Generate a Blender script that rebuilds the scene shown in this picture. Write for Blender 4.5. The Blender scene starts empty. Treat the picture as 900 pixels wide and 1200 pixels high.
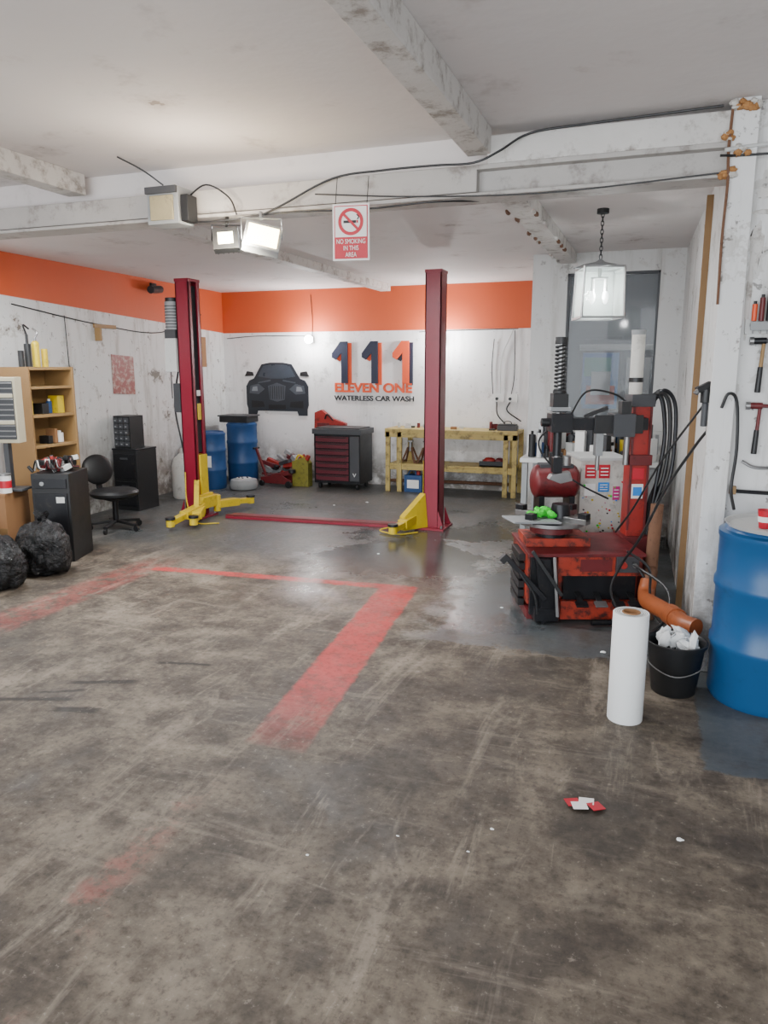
import bpy, bmesh, math, random
from mathutils import Vector, Matrix, Euler
random.seed(7)
YAW=math.radians(20)
rad=math.radians

# ------------------------------------------------------------------ nodes
class NT:
    def __init__(s,name):
        s.m=bpy.data.materials.new(name); s.m.use_nodes=True; s.t=s.m.node_tree; s.t.nodes.clear()
        s.o=s.t.nodes.new('ShaderNodeOutputMaterial'); s.b=s.t.nodes.new('ShaderNodeBsdfPrincipled')
        s.t.links.new(s.b.outputs[0],s.o.inputs[0])
        s.tc=s.t.nodes.new('ShaderNodeTexCoord'); s.P=s.tc.outputs['Object']
    def L(s,a,b):
        if isinstance(a,bpy.types.NodeSocket): s.t.links.new(a,b)
        else: b.default_value=a
    def math(s,op,a,b=0.0,clamp=False):
        n=s.t.nodes.new('ShaderNodeMath'); n.operation=op; n.use_clamp=clamp
        s.L(a,n.inputs[0]); s.L(b,n.inputs[1]); return n.outputs[0]
    def mul(s,a,b): return s.math('MULTIPLY',a,b)
    def add(s,a,b): return s.math('ADD',a,b)
    def sub(s,a,b): return s.math('SUBTRACT',a,b)
    def mx(s,a,b): return s.math('MAXIMUM',a,b)
    def noise(s,scale,detail=6,rough=.6,vec=None,dist=0):
        n=s.t.nodes.new('ShaderNodeTexNoise'); s.t.links.new(vec or s.P,n.inputs['Vector'])
        n.inputs['Scale'].default_value=scale;n.inputs['Detail'].default_value=min(detail,5)
        n.inputs['Roughness'].default_value=rough;n.inputs['Distortion'].default_value=dist
        return n.outputs[0]
    def mapv(s,scale=(1,1,1),loc=(0,0,0),rot=(0,0,0)):
        n=s.t.nodes.new('ShaderNodeMapping'); s.t.links.new(s.P,n.inputs[0])
        n.inputs['Scale'].default_value=scale;n.inputs['Location'].default_value=loc;n.inputs['Rotation'].default_value=rot
        return n.outputs[0]
    def sep(s,vec=None):
        n=s.t.nodes.new('ShaderNodeSeparateXYZ'); s.t.links.new(vec or s.P,n.inputs[0]); return n.outputs
    def ss(s,v,a,b):
        n=s.t.nodes.new('ShaderNodeMapRange'); n.interpolation_type='SMOOTHSTEP'
        s.L(v,n.inputs[0]); n.inputs[1].default_value=a;n.inputs[2].default_value=b
        n.inputs[3].default_value=0;n.inputs[4].default_value=1
        return n.outputs[0]
    def down(s,v,a,b):
        return s.sub(1.0,s.ss(v,a,b))
    def band(s,v,a,b,w=.015):
        return s.mul(s.ss(v,a-w,a+w),s.down(v,b-w,b+w))
    def mix(s,f,a,b):
        n=s.t.nodes.new('ShaderNodeMix'); n.data_type='RGBA'
        s.L(f,n.inputs[0])
        for x,i in((a,6),(b,7)):
            if isinstance(x,bpy.types.NodeSocket): s.t.links.new(x,n.inputs[i])
            else: n.inputs[i].default_value=(*x[:3],1)
        return n.outputs[2]
    def bump(s,h,st=.3,d=.01):
        n=s.t.nodes.new('ShaderNodeBump'); s.t.links.new(h,n.inputs['Height'])
        n.inputs['Strength'].default_value=st;n.inputs['Distance'].default_value=d
        s.t.links.new(n.outputs[0],s.b.inputs['Normal'])
    def fin(s,col=None,rough=None,metal=None):
        if col is not None:
            if isinstance(col,bpy.types.NodeSocket): s.t.links.new(col,s.b.inputs['Base Color'])
            else: s.b.inputs['Base Color'].default_value=(*col[:3],1)
        if rough is not None: s.L(rough,s.b.inputs['Roughness'])
        if metal is not None: s.b.inputs['Metallic'].default_value=metal
        return s.m
def hx(h):
    h=h.lstrip('#'); c=[int(h[i:i+2],16)/255 for i in(0,2,4)]
    return tuple(x/12.92 if x<=.04045 else ((x+.055)/1.055)**2.4 for x in c)
_mc={}
def mat(name,col,rough=.5,metal=0,var=.15,scale=6,grime=0,gcol='#2c2722',bump=0):
    if name in _mc: return _mc[name]
    n=NT(name); c=hx(col) if isinstance(col,str) else col
    d=tuple(x*(1-var) for x in c); l=tuple(min(1,x*(1+var)) for x in c)
    f=n.noise(scale,3,.6); cc=n.mix(f,d,l)
    if grime:
        g=n.ss(n.noise(scale*2.2,5,.7),.62-grime*.25,.80-grime*.2)
        cc=n.mix(n.mul(g,min(1,grime*1.3)),cc,hx(gcol))
    if bump: n.bump(n.noise(scale*8,3,.6),bump,.005)
    _mc[name]=n.fin(cc,n.add(n.mul(f,.25),rough-.12),metal); return _mc[name]
def emis(name,col,st):
    if name in _mc: return _mc[name]
    n=NT(name); n.fin((.8,.8,.8),.4); n.b.inputs['Emission Color'].default_value=(*hx(col),1); n.b.inputs['Emission Strength'].default_value=st
    _mc[name]=n.m; return n.m

# ------------------------------------------------------------------ mesh builder
class B:
    def __init__(s,name,loc=(0,0,0),rz=0):
        s.name=name;s.loc=loc;s.rz=rz;s.bm=bmesh.new();s.mats=[]
    def mi(s,m):
        if m not in s.mats: s.mats.append(m)
        return s.mats.index(m)
    def _tag(s,verts,m):
        i=s.mi(m); fs=set()
        for v in verts:
            for f in v.link_faces: fs.add(f)
        for f in fs: f.material_index=i
    def box(s,c,sz,m,rot=(0,0,0)):
        M=Matrix.Translation(c)@Euler(rot).to_matrix().to_4x4()@Matrix.Diagonal((*sz,1))
        r=bmesh.ops.create_cube(s.bm,size=1,matrix=M); s._tag(r['verts'],m); return s
    def b2(s,x0,x1,y0,y1,z0,z1,m):
        return s.box(((x0+x1)/2,(y0+y1)/2,(z0+z1)/2),(abs(x1-x0),abs(y1-y0),abs(z1-z0)),m)
    def beam(s,p0,p1,w,h,m):
        p0=Vector(p0);p1=Vector(p1);d=p1-p0;q=d.to_track_quat('Y','Z')
        M=Matrix.Translation((p0+p1)/2)@q.to_matrix().to_4x4()@Matrix.Diagonal((w,d.length,h,1))
        r=bmesh.ops.create_cube(s.bm,size=1,matrix=M); s._tag(r['verts'],m); return s
    def cyl(s,p0,p1,r0,m,r1=None,seg=24,caps=True):
        p0=Vector(p0);p1=Vector(p1);d=p1-p0;q=d.to_track_quat('Z','Y')
        M=Matrix.Translation((p0+p1)/2)@q.to_matrix().to_4x4()
        r=bmesh.ops.create_cone(s.bm,cap_ends=caps,segments=seg,radius1=r0,radius2=r0 if r1 is None else r1,depth=d.length,matrix=M)
        s._tag(r['verts'],m); return s
    def lathe(s,c,prof,m,seg=32,close=True):
        rings=[]
        for (r,z) in prof:
            rings.append([s.bm.verts.new((c[0]+r*math.cos(2*math.pi*k/seg),c[1]+r*math.sin(2*math.pi*k/seg),c[2]+z)) for k in range(seg)])
        i=s.mi(m)
        for a,b in zip(rings,rings[1:]):
            for k in range(seg):
                f=s.bm.faces.new((a[k],a[(k+1)%seg],b[(k+1)%seg],b[k])); f.material_index=i
        if close:
            f=s.bm.faces.new(list(reversed(rings[0]))); f.material_index=i
            f=s.bm.faces.new(rings[-1]); f.material_index=i
        return s
    def sph(s,c,sz,m,u=20,v=12,rot=(0,0,0),jit=0):
        M=Matrix.Translation(c)@Euler(rot).to_matrix().to_4x4()@Matrix.Diagonal((*sz,1))
        r=bmesh.ops.create_uvsphere(s.bm,u_segments=u,v_segments=v,radius=1,matrix=M)
        if jit:
            for q in r['verts']:
                k=1+random.uniform(-jit,jit); q.co=Vector(c)+(q.co-Vector(c))*k
        s._tag(r['verts'],m); return s
    def tube(s,pts,r,m,seg=8,sub=6,smooth=True):
        P=[Vector(p) for p in pts]
        if smooth and len(P)>2:
            Q=[]
            E=[P[0]*2-P[1]]+P+[P[-1]*2-P[-2]]
            for i in range(1,len(E)-2):
                for k in range(sub):
                    t=k/sub;a,b,c,d=E[i-1],E[i],E[i+1],E[i+2]
                    Q.append(.5*((2*b)+(c-a)*t+(2*a-5*b+4*c-d)*t*t+(3*b-a-3*c+d)*t**3))
            Q.append(P[-1]);P=Q
        i=s.mi(m);rings=[];up=Vector((.13,.27,1)).normalized()
        for k,p in enumerate(P):
            d=(P[min(k+1,len(P)-1)]-P[max(k-1,0)]).normalized()
            x=up-d*up.dot(d)
            if x.length<.05: x=d.cross(Vector((1,0,0)))
            x.normalize(); y=d.cross(x); up=x
            rings.append([s.bm.verts.new(p+r*(x*math.cos(2*math.pi*j/seg)+y*math.sin(2*math.pi*j/seg))) for j in range(seg)])
        for a,b in zip(rings,rings[1:]):
            for j in range(seg):
                f=s.bm.faces.new((a[j],a[(j+1)%seg],b[(j+1)%seg],b[j]));f.material_index=i
        for rg in(rings[0],rings[-1]):
            f=s.bm.faces.new(rg);f.material_index=i
        return s
    def prism(s,pts,ext,m):
        e=Vector(ext);i=s.mi(m)
        a=[s.bm.verts.new(p) for p in pts]; b=[s.bm.verts.new(Vector(p)+e) for p in pts]
        fs=[s.bm.faces.new(a),s.bm.faces.new(list(reversed(b)))]
        n=len(a)
        for k in range(n): fs.append(s.bm.faces.new((a[k],b[k],b[(k+1)%n],a[(k+1)%n])))
        for f in fs: f.material_index=i
        return s
    def done(s,bev=.003,parent=None):
        bmesh.ops.recalc_face_normals(s.bm,faces=s.bm.faces)
        me=bpy.data.meshes.new(s.name); s.bm.to_mesh(me); s.bm.free()
        for m in s.mats: me.materials.append(m)
        for p in me.polygons: p.use_smooth=True
        me.set_sharp_from_angle(angle=rad(35))
        ob=bpy.data.objects.new(s.name,me); bpy.context.collection.objects.link(ob)
        ob.location=s.loc; ob.rotation_euler=(0,0,s.rz)
        if bev:
            md=ob.modifiers.new('bevel','BEVEL');md.width=bev;md.segments=2;md.limit_method='ANGLE';md.angle_limit=rad(40);md.harden_normals=True
        if parent: ob.parent=parent
        return ob
def text(body,x,y,z,w,h,m,parent,name,ext=.003,off=0,rot=(rad(90),0,0)):
    c=bpy.data.curves.new(name,'FONT');c.body=body;c.size=1;c.extrude=.01;c.offset=off;c.align_x='CENTER';c.align_y='CENTER'
    o=bpy.data.objects.new(name,c);bpy.context.collection.objects.link(o);c.materials.append(m)
    bpy.context.view_layer.update();d=o.dimensions
    o.scale=(w/max(d.x,.01),h/max(d.y,.01),ext/.01)
    o.location=(x,y,z);o.rotation_euler=rot;o.parent=parent;return o

# ------------------------------------------------------------------ materials
def wall_mat(name,base,orange=None,oz=None,grime=.5):
    n=NT(name);x,y,z=n.sep()
    f=n.noise(1.3,5,.6);c=n.mix(f,tuple(v*.84 for v in hx(base)),hx(base))
    streak=n.noise(3.0,5,.7,n.mapv((2.2,2.2,.28)))
    c=n.mix(n.mul(n.ss(streak,.50,.72),.55*grime+.05),c,hx('#8a857a'))
    mid=n.noise(4,5,.72)
    low=n.mul(n.down(z,.0,.55+.6*grime),n.ss(mid,.32,.60))
    c=n.mix(n.mul(low,.9),c,hx('#5c544a'))
    spn=n.noise(2.4,5,.75,n.mapv(loc=(7,3,5)))
    spot=n.ss(spn,.625,.655)
    c=n.mix(n.mul(n.band(spn,.585,.635,.01),.4*grime),c,hx('#9a948a'))
    c=n.mix(n.mul(spot,min(1,grime*1.0)),c,hx('#6b6359'))
    fine=n.ss(n.noise(13,4,.7),.62,.68)
    c=n.mix(n.mul(fine,grime*.8),c,hx('#524a42'))
    if orange:
        edge=z
        if oz[1]: edge=n.add(edge,n.mul(y,oz[1]))
        om=n.ss(edge,oz[0]-.004,oz[0]+.004)
        oc=n.mix(f,tuple(v*.8 for v in hx(orange)),hx(orange))
        c=n.mix(om,c,oc)
    n.bump(mid,.3,.01)
    return n.fin(c,n.add(.5,n.mul(f,.25)))
M_back=wall_mat('paint_back','#ebeaea','#cc5628',(2.075,0),.38)
M_left=wall_mat('paint_left','#dcdddc','#cc5628',(2.49,.0427),.95)
M_white=wall_mat('paint_white','#cfcfce',None,None,.55)
M_pier=wall_mat('paint_pier','#e2e2e1',None,None,.85)
n=NT('ceiling_plaster');f=n.noise(.8,4,.55)
c=n.mix(f,hx('#cdc7c5'),hx('#e2dddb'))
k2=n.noise(2.1,5,.72,n.mapv(loc=(3,9,1)))
c=n.mix(n.mul(n.ss(k2,.55,.72),.4),c,hx('#9a8e88'))
c=n.mix(n.mul(n.ss(k2,.69,.71),.7),c,hx('#7b6a5d'))
n.bump(n.noise(3,4,.6),.3,.02);M_ceil=n.fin(c,.75)
# floor
n=NT('floor_concrete');x,y,z=n.sep()
big=n.noise(1.1,5,.68,None,.4);mid=n.noise(4.2,5,.74);fin=n.noise(30,5,.78)
st=n.noise(5,5,.72,n.mapv((1.0,.18,1),rot=(0,0,rad(-38))),.6)
st2=n.noise(6,5,.7,n.mapv((.16,1.0,1),rot=(0,0,rad(-52)),loc=(4,4,0)),.5)
c=n.mix(n.ss(mid,.34,.66),hx('#3e352c'),hx('#73685a'))
c=n.mix(n.mul(n.ss(big,.42,.60),.65),c,hx('#332b24'))
c=n.mix(n.mul(n.down(big,.36,.46),.4),c,hx('#8f8475'))
c=n.mix(n.mul(n.ss(st,.53,.68),.50),c,hx('#968a7b'))
c=n.mix(n.mul(n.ss(st2,.56,.68),.36),c,hx('#8c8072'))
c=n.mix(n.mul(n.ss(fin,.48,.70),.6),c,hx('#241d17'))
c=n.mix(n.mul(n.down(fin,.30,.42),.4),c,hx('#a89d8f'))
scr=n.noise(3.0,3,.6,n.mapv((14,.9,1),rot=(0,0,rad(35))),.8)
c=n.mix(n.mul(n.mul(n.ss(scr,.64,.74),n.ss(mid,.45,.6)),.22),c,hx('#a69b8e'))
jit=n.mul(n.sub(mid,.5),.5)
za=n.mul(n.ss(n.add(x,n.mul(jit,1.0)),-1.22,-1.17),n.ss(n.add(y,jit),4.05,4.1))
zb=n.ss(n.add(y,n.mul(jit,1.5)),4.9,6.0)
zc=n.mul(n.ss(n.add(x,n.mul(jit,.25)),.26,.28),n.ss(n.add(y,n.mul(jit,.25)),3.02,3.04))
zone=n.mx(n.mx(za,n.mul(zb,.85)),zc)
bg=n.mix(big,hx('#2f3437'),hx('#5e666a'))
bg=n.mix(n.mul(n.ss(mid,.5,.66),.65),bg,hx('#2b2722'))
c=n.mix(n.mul(zone,.8),c,bg)
rim=n.mul(n.band(n.add(x,n.mul(jit,1.0)),-1.34,-1.14,.08),n.band(n.add(y,jit),4.2,6.3,.4))
c=n.mix(n.mul(n.mul(rim,n.ss(mid,.40,.56)),.6),c,hx('#9a9b99'))
j2=n.mul(n.sub(n.noise(9,4,.7),.5),.05)
wear=n.ss(n.noise(8,5,.78),.38,.56)
xa=n.add(n.add(x,j2),n.mul(n.sub(y,4.93),.108))
A=n.mul(n.mul(n.band(xa,-1.84,-1.56),n.band(y,2.6,5.06,.02)),n.mul(n.add(.5,n.mul(wear,.5)),n.ss(y,2.35,3.5)))
yb=n.sub(n.add(y,j2),n.mul(n.add(x,1.6),.08))
Bm=n.mul(n.mul(n.band(yb,4.97,5.08),n.band(x,-3.75,-1.6)),n.add(.3,n.mul(wear,.6)))
C=n.mul(n.mul(n.band(n.add(x,j2),-4.0,-3.68,.05),n.band(y,2.9,5.0,.3)),n.mul(wear,.27))
D=n.mul(n.mul(n.band(n.add(xa,n.mul(jit,.6)),-1.92,-1.80,.06),n.band(y,.8,2.2,.3)),n.mul(n.ss(mid,.50,.64),.22))
red=n.mx(n.mx(A,Bm),n.mx(C,D))
c=n.mix(n.math('MINIMUM',red,.9),c,n.mix(mid,hx('#a02a28'),hx('#c2403d')))
c=n.mix(n.mul(n.mul(red,n.ss(fin,.52,.6)),.35),c,hx('#4a2a22'))
for (cx,cy,a,w,l) in((-2.60,2.90,22,.02,.17),(-2.78,2.62,20,.018,.2),(-2.72,2.74,26,.012,.12),(-2.5,2.60,14,.03,.12),(-2.35,3.25,12,.016,.16)):
    m_=n.t.nodes.new('ShaderNodeVectorRotate');m_.rotation_type='Z_AXIS';n.t.links.new(n.P,m_.inputs['Vector']);m_.inputs['Center'].default_value=(cx,cy,0);m_.inputs['Angle'].default_value=rad(-a)
    xx,yy,zz=n.sep(m_.outputs[0])
    k=n.mul(n.band(n.add(yy,n.mul(j2,1.2)),cy-w,cy+w,.01),n.band(n.add(xx,j2),cx-l,cx+l,.04))
    c=n.mix(n.mul(n.mul(k,.95),n.ss(fin,.32,.42)),c,hx('#1c140d'))
for (cx,cy,r_) in((-.1,2.52,.22),(-.5,3.9,.16),(-3.0,2.3,.3),(-.9,2.6,.2),(-1.6,5.5,.35)):
    dd=n.math('SQRT',n.add(n.math('POWER',n.sub(x,cx),2.0),n.math('POWER',n.sub(y,cy),2.0)))
    c=n.mix(n.mul(n.down(n.add(dd,n.mul(jit,.5)),r_*.6,r_*1.1),.5),c,hx('#2a241e'))
n.bump(n.add(n.mul(mid,.6),n.mul(fin,.5)),.28,.006)
damp=n.mul(n.mul(n.band(n.add(x,n.mul(jit,1.6)),-2.7,-.75,.3),n.band(n.add(y,jit),4.3,7.2,.4)),n.ss(big,.38,.50))
c=n.mix(n.mul(damp,.22),c,hx('#22211f'))
ro=n.sub(n.sub(.66,n.mul(zone,.26)),n.mul(n.ss(big,.5,.65),.16))
ro=n.mx(n.sub(n.add(ro,n.mul(n.sub(fin,.5),.3)),n.mul(damp,.32)),.12)
M_floor=n.fin(c,ro)

M_steelbeam=mat('beam_paint','#aeaaa6',.6,0,.12,3,.5,'#665c54',.3)
M_beamw=mat('beam_white','#cbc8c4',.6,0,.12,4,.55,'#6b5d50',.4)
CR=mat('crimson_paint','#7e152c',.35,0,.12,3,.2,'#3a0d16')
YE=mat('yellow_paint','#c9ae1d',.4,0,.12,6,.4,'#5a4a18')
BK=mat('black_plastic','#17181a',.45,0,.3,8)
BKM=mat('black_metal','#1d1e22',.35,.4,.3,8,.3,'#4a453e')
DG=mat('dark_grey','#3a3c40',.5,0,.2,8,.2)
GR=mat('grey_metal','#8a8a8a',.35,.8,.15,8,.2)
GP=mat('grey_paint','#8a8d8f',.5,0,.15,6,.25)
LG=mat('light_grey','#c2c3c1',.5,0,.08,6,.15)
WH=mat('white_plastic','#e2e2e0',.45,0,.04,5)
DW=mat('dirty_white','#c6c3bc',.5,0,.08,5,.45,'#6a635a')
PAP=mat('white_paper','#e6e8e8',.7,0,.03,5)
RD=mat('red_paint','#982620',.4,0,.16,6,.45,'#33130f')
ORD=mat('orange_red_paint','#a03320',.45,0,.2,6,.75,'#2b1716')
RDD=mat('dark_red','#621a1e',.45,0,.2,6,.45,'#1c1010')
MAR=mat('maroon_drawer','#561824',.4,0,.15,6,.3,'#1c1010')
BL=mat('blue_plastic','#164f80',.34,0,.10,3,.3,'#142c44')
BLD=mat('blue_dark','#184274',.45,0,.15,4,.3,'#16294a')
WD=mat('pale_wood','#93744a',.55,0,.15,3,.2,'#6a5028')
WDD=mat('wood_shade','#7f603a',.6,0,.15,3,.2,'#5a4228')
CB=mat('cardboard','#926a46',.75,0,.1,5,.1)
CREAM=mat('cream_paint','#b19c5c',.55,0,.14,5,.6,'#4a3e24')
HEAT=mat('heater_enamel','#b9b29a',.5,0,.08,5,.2)
NAVY=mat('navy_vinyl','#1d2338',.4,0,.1,4)
ORV=mat('orange_vinyl','#dc5124',.4,0,.05,4)
INK=mat('ink_black','#141416',.5,0,.1,4)
TERR=mat('drain_orange','#98502a',.4,0,.1,6,.4,'#4a2818')
GREEN=mat('green_cloth','#2fc832',.8,0,.1,20)
MAG=mat('magenta_print','#c01e7a',.5,0,.2,20)
CY=mat('blue_print','#2a7fd0',.5,0,.2,20)
RS=mat('sign_red','#b8152c',.4,0,.05,5)
RUST=mat('rust_brown','#6a4a36',.8,0,.3,12,.4,'#2a1c14',.4)
FOAM=mat('old_foam','#a97a4a',.85,0,.3,10,.3,'#6b4526',.5)
n=NT('black_bag');n.bump(n.noise(9,5,.65,None,1.5),1.0,.05);BAG=n.fin(hx('#101114'),.26)
n=NT('window_glass');n.b.inputs['Base Color'].default_value=(.25,.27,.29,1);n.b.inputs['Roughness'].default_value=.06;n.b.inputs['Alpha'].default_value=.35;WGL=n.m
n=NT('lantern_glass');n.b.inputs['Base Color'].default_value=(.84,.95,.90,1);n.b.inputs['Roughness'].default_value=.12;n.b.inputs['Alpha'].default_value=.26;LGL=n.m
EMW=emis('lamp_warm','#ffe4a6',26);EMB=emis('bulb_white','#ffffff',80);EML=emis('lantern_glow','#f4f8f6',7)

# ------------------------------------------------------------------ room shell
YB=9.6;ZF=2.83;ZBk=2.645
b=B('floor');b.b2(-8,3,-2.5,10.2,-.15,0,M_floor);b.done(0)
b=B('wall_back');b.b2(-6.6,.6,YB,YB+.15,0,2.9,M_back);b.done(0)
b=B('wall_left')
b.prism([(-5.35,-2.5,0),(-5.97,YB,0),(-6.2,YB,0),(-5.6,-2.5,0)],(0,0,3),M_left);b.done(0)
b=B('ceiling');b.b2(-6.4,2.8,-2.5,4.28,ZF,ZF+.12,M_ceil);b.b2(-6.4,2.8,4.28,9.8,ZBk,ZBk+.3,M_ceil);b.done(0)
b=B('wall_right');b.prism([(.26,4.18,0),(2.4,4.18,0),(2.4,9.6,0),(.30,9.6,0),(.16,7.5,0)],(0,0,2.9),M_pier)
b.b2(.245,.36,4.11,4.2,0,ZF,M_pier)
b.b2(2.2,2.4,-2.5,4.2,0,2.9,M_white);b.done(.004)
b=B('wall_partition')
b.b2(-1.2,-.87,7.45,7.57,0,ZBk,M_white);b.b2(-.05,.2,7.45,7.57,0,ZBk,M_white)
b.b2(-.87,-.05,7.45,7.57,2.46,ZBk,M_white);b.b2(-.87,-.05,7.45,7.57,0,.85,M_white)
b.b2(-1.2,-1.1,7.57,9.6,0,ZBk,M_white);b.done(.004)
DKW=mat('dim_room','#56595c',.7,0,.2,2)
b=B('window_1');b.b2(-.87,-.85,7.46,7.56,.85,2.46,DG);b.b2(-.07,-.05,7.46,7.56,.85,2.46,DG);b.b2(-.87,-.05,7.46,7.56,2.44,2.46,DG);b.b2(-.87,-.05,7.44,7.56,.85,.88,WH)
b.b2(-.85,-.07,7.50,7.505,.88,2.44,WGL)
b.done(.002)
b=B('office_cupboard');b.b2(-1.0,.1,8.7,9.0,0,2.6,DKW)
b.b2(-.85,0,8.62,8.7,1.78,1.84,LG);b.b2(-.35,-.1,8.6,8.7,1.0,1.7,LG);b.b2(-.8,-.4,8.6,8.7,1.9,1.93,DG);b.b2(-.36,-.345,8.59,8.6,1.0,1.7,DG);b.done()
b=B('steel_beam')
x0,x1=-5.4,.26
b.b2(x0,x1,4.19,4.21,2.50,2.63,M_steelbeam);b.b2(x0,x1,4.10,4.30,2.485,2.505,M_steelbeam);b.b2(x0,x1,4.13,4.27,2.625,2.65,M_steelbeam)
b.b2(x0,-.98,4.13,4.2,2.515,2.63,M_steelbeam);b.done(.004)
b=B('ceiling_joist');b.b2(-.93,.25,4.14,4.34,2.65,2.79,M_beamw);b.done(.006)
b=B('ceiling_joist');b.b2(-1.04,-.91,-2.4,4.16,2.70,ZF,M_beamw);b.done(.006)
b=B('ceiling_joist');b.b2(-3.74,-3.60,-2.4,4.2,2.70,ZF,M_beamw);b.done(.006)
b=B('ceiling_joist');b.b2(-3.47,-3.33,4.3,9.4,2.56,ZBk,M_beamw);b.done(.006)
random.seed(2)
b=B('ceiling_joist');b.b2(-.95,-.8,4.3,7.45,2.55,ZBk,M_beamw)
for i in range(22): b.sph((random.choice([-.95,-.8])+random.uniform(-.01,.01),random.uniform(4.8,7.3),2.55),(.015,.05,.015),RUST if i%2==0 else M_beamw,8,6,jit=.2)
b.done(.006)
b=B('trim_1');b.b2(.195,.235,5.06,5.085,0,2.6,WDD);b.done(.002)
b=B('baseboard_pipe');b.tube([(-1.3,YB-.03,.10),(-2.5,YB-.03,.09),(-3.4,YB-.03,.07)],.022,RUST,smooth=False);b.done(0)

random.seed(14)
b=B('expanding_foam')
for (cx,cz) in((.27,2.80),(.33,2.79),(.30,2.60),(.235,2.50),(.24,2.66)):
    for i in range(6):
        b.sph((cx+random.uniform(-.03,.03),4.10,cz+random.uniform(-.02,.02)),(random.uniform(.012,.026),.02,random.uniform(.01,.018)),FOAM if i%3 else DW,8,6,jit=.25)
b.tube([(.24,4.1,2.78),(.235,4.09,2.6),(.243,4.09,2.45),(.238,4.095,2.2),(.243,4.1,1.9)],.007,RUST);b.done(0)
b=B('wall_conduit');b.tube([(.22,4.08,2.60),(.4,4.12,2.62),(.8,4.14,2.63),(1.6,4.14,2.63)],.010,LG);b.tube([(.2,4.07,2.575),(.42,4.11,2.575),(1.6,4.13,2.57)],.006,BK);b.done(0)

b=B('ceiling_cable')
b.tube([(-2.22,4.06,2.47),(-2.1,4.08,2.52),(-1.8,4.1,2.64),(-1.5,4.09,2.655),(-1.2,4.07,2.65),(-.98,4.05,2.64),(-.85,4.07,2.69),(-.7,4.12,2.775),(-.4,4.12,2.79),(.1,4.11,2.80),(.2,4.1,2.80)],.006,BK)
b.tube([(-2.8,4.06,2.46),(-2.5,4.05,2.45),(-2.1,4.08,2.475),(-1.6,4.08,2.46),(-1.2,4.08,2.47),(-.9,4.3,2.50),(-.5,4.5,2.56),(-.1,4.8,2.60)],.005,BK)
b.tube([(-3.1,3.9,2.82),(-3.0,4.0,2.76),(-2.9,4.06,2.68)],.005,BK)
b.tube([(-2.75,4.08,2.6),(-2.6,4.06,2.66),(-2.45,4.06,2.58),(-2.4,4.06,2.48)],.005,BK)
b.tube([(-1.9,4.08,2.56),(-1.3,4.06,2.50),(-.6,4.07,2.47),(.2,4.08,2.50)],.004,BK)
b.done(0)
b=B('wall_cable')
def on_left(y,off=0): return -5.35-(y+2.5)*(.62/12.1)+off
b.tube([(on_left(9.0)+.01,9.0,2.3),(on_left(8)+.01,8,2.02),(on_left(6.8)+.01,6.8,2.06),(on_left(5.6)+.01,5.6,2.18)],.006,BK)
b.tube([(on_left(8.2)+.01,8.2,2.03),(on_left(8.2)+.01,8.2,1.2)],.006,BK,smooth=False)
b.tube([(on_left(6.3)+.01,6.3,2.12),(on_left(6.3)+.01,6.32,1.4)],.005,BK,smooth=False)
b.tube([(-5.9,YB-.01,2.0),(-5.4,YB-.01,2.03),(-4.6,YB-.01,2.02)],.005,BK)
b.tube([(-1.7,YB-.01,2.07),(-2.6,YB-.01,2.06),(-3.0,YB-.01,2.05)],.005,BK)
b.done(0)

# ------------------------------------------------------------------ two post lift
def lift_post(loc,h,inner):
    b=B('car_lift_post',loc)
    s=inner
    b.b2(-.085*s,-.07*s,-.10,.10,0,h,CR)
    b.b2(-.085*s,.075*s,-.10,-.085,0,h,CR);b.b2(-.085*s,.075*s,.085,.10,0,h,CR)
    b.b2(.06*s,.075*s,-.10,-.05,0,h,CR);b.b2(.06*s,.075*s,.05,.10,0,h,CR)
    b.b2(-.065*s,.035*s,-.08,.08,.7,h-.05,DG)
    b.b2(-.09*s,.08*s,-.105,.105,h-.015,h+.015,CR)
    b.b2(-.16*s,.14*s,-.18,.18,0,.02,CR)
    for yy in(-.13,.13):
        b.prism([(-.085*s,yy,.02),(-.15*s,yy,.02),(-.085*s,yy,.20)],(0,.012,0),CR)
    for xx in(-.13,.11):
        for yy in(-.15,.15): b.cyl((xx*s,yy,.02),(xx*s,yy,.05),.014,GR,seg=6)
    b.b2(.0*s,.095*s,-.05,.08,.10,.68,YE);b.b2(.09*s,.12*s,-.12,.12,.10,.26,YE)
    b.cyl((0.0,0,.72),(0.0,0,h-.05),.018,GR)
    b.b2(.07*s,.079*s,-.03,.03,1.05,1.22,YE);b.b2(.07*s,.079*s,-.03,.03,1.3,1.36,WH)
    b.beam((.12*s,-.16,.17),(.12*s,.16,.17),.09,.12,YE)
    return b
def arm(b,p0,p1,s):
    p0=Vector(p0);p1=Vector(p1);m=p0.lerp(p1,.58)
    b.beam(p0,m,.10,.08,YE);b.beam(p0.lerp(p1,.4),p1,.07,.055,YE)
    b.cyl(p0+Vector((0,0,-.08)),p0+Vector((0,0,.10)),.04,YE)
    b.cyl(p1+Vector((0,0,-.04)),p1+Vector((0,0,.03)),.042,YE)
    b.cyl(p1+Vector((0,0,.03)),p1+Vector((0,0,.055)),.05,BK)
b=lift_post((-4.63,6.8,0),2.47,1)
arm(b,(.14,-.16,.12),(.32,-.56,.08),1);arm(b,(.14,-.14,.14),(.16,-.72,.08),1);arm(b,(.14,.16,.12),(.27,.66,.09),1)
b.prism([(.02,-.105,.02),(.14,-.28,.02),(.14,-.28,.2),(.04,-.105,.42)],(.05,.02,0),YE)
b.cyl((-.16,-.06,1.98),(-.16,-.06,2.26),.072,GP);b.cyl((-.16,-.06,2.26),(-.16,-.06,2.30),.065,BK)
for k in range(8): b.cyl((-.16,-.06,2.0+.03*k),(-.16,-.06,2.01+.03*k),.077,DG)
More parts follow.
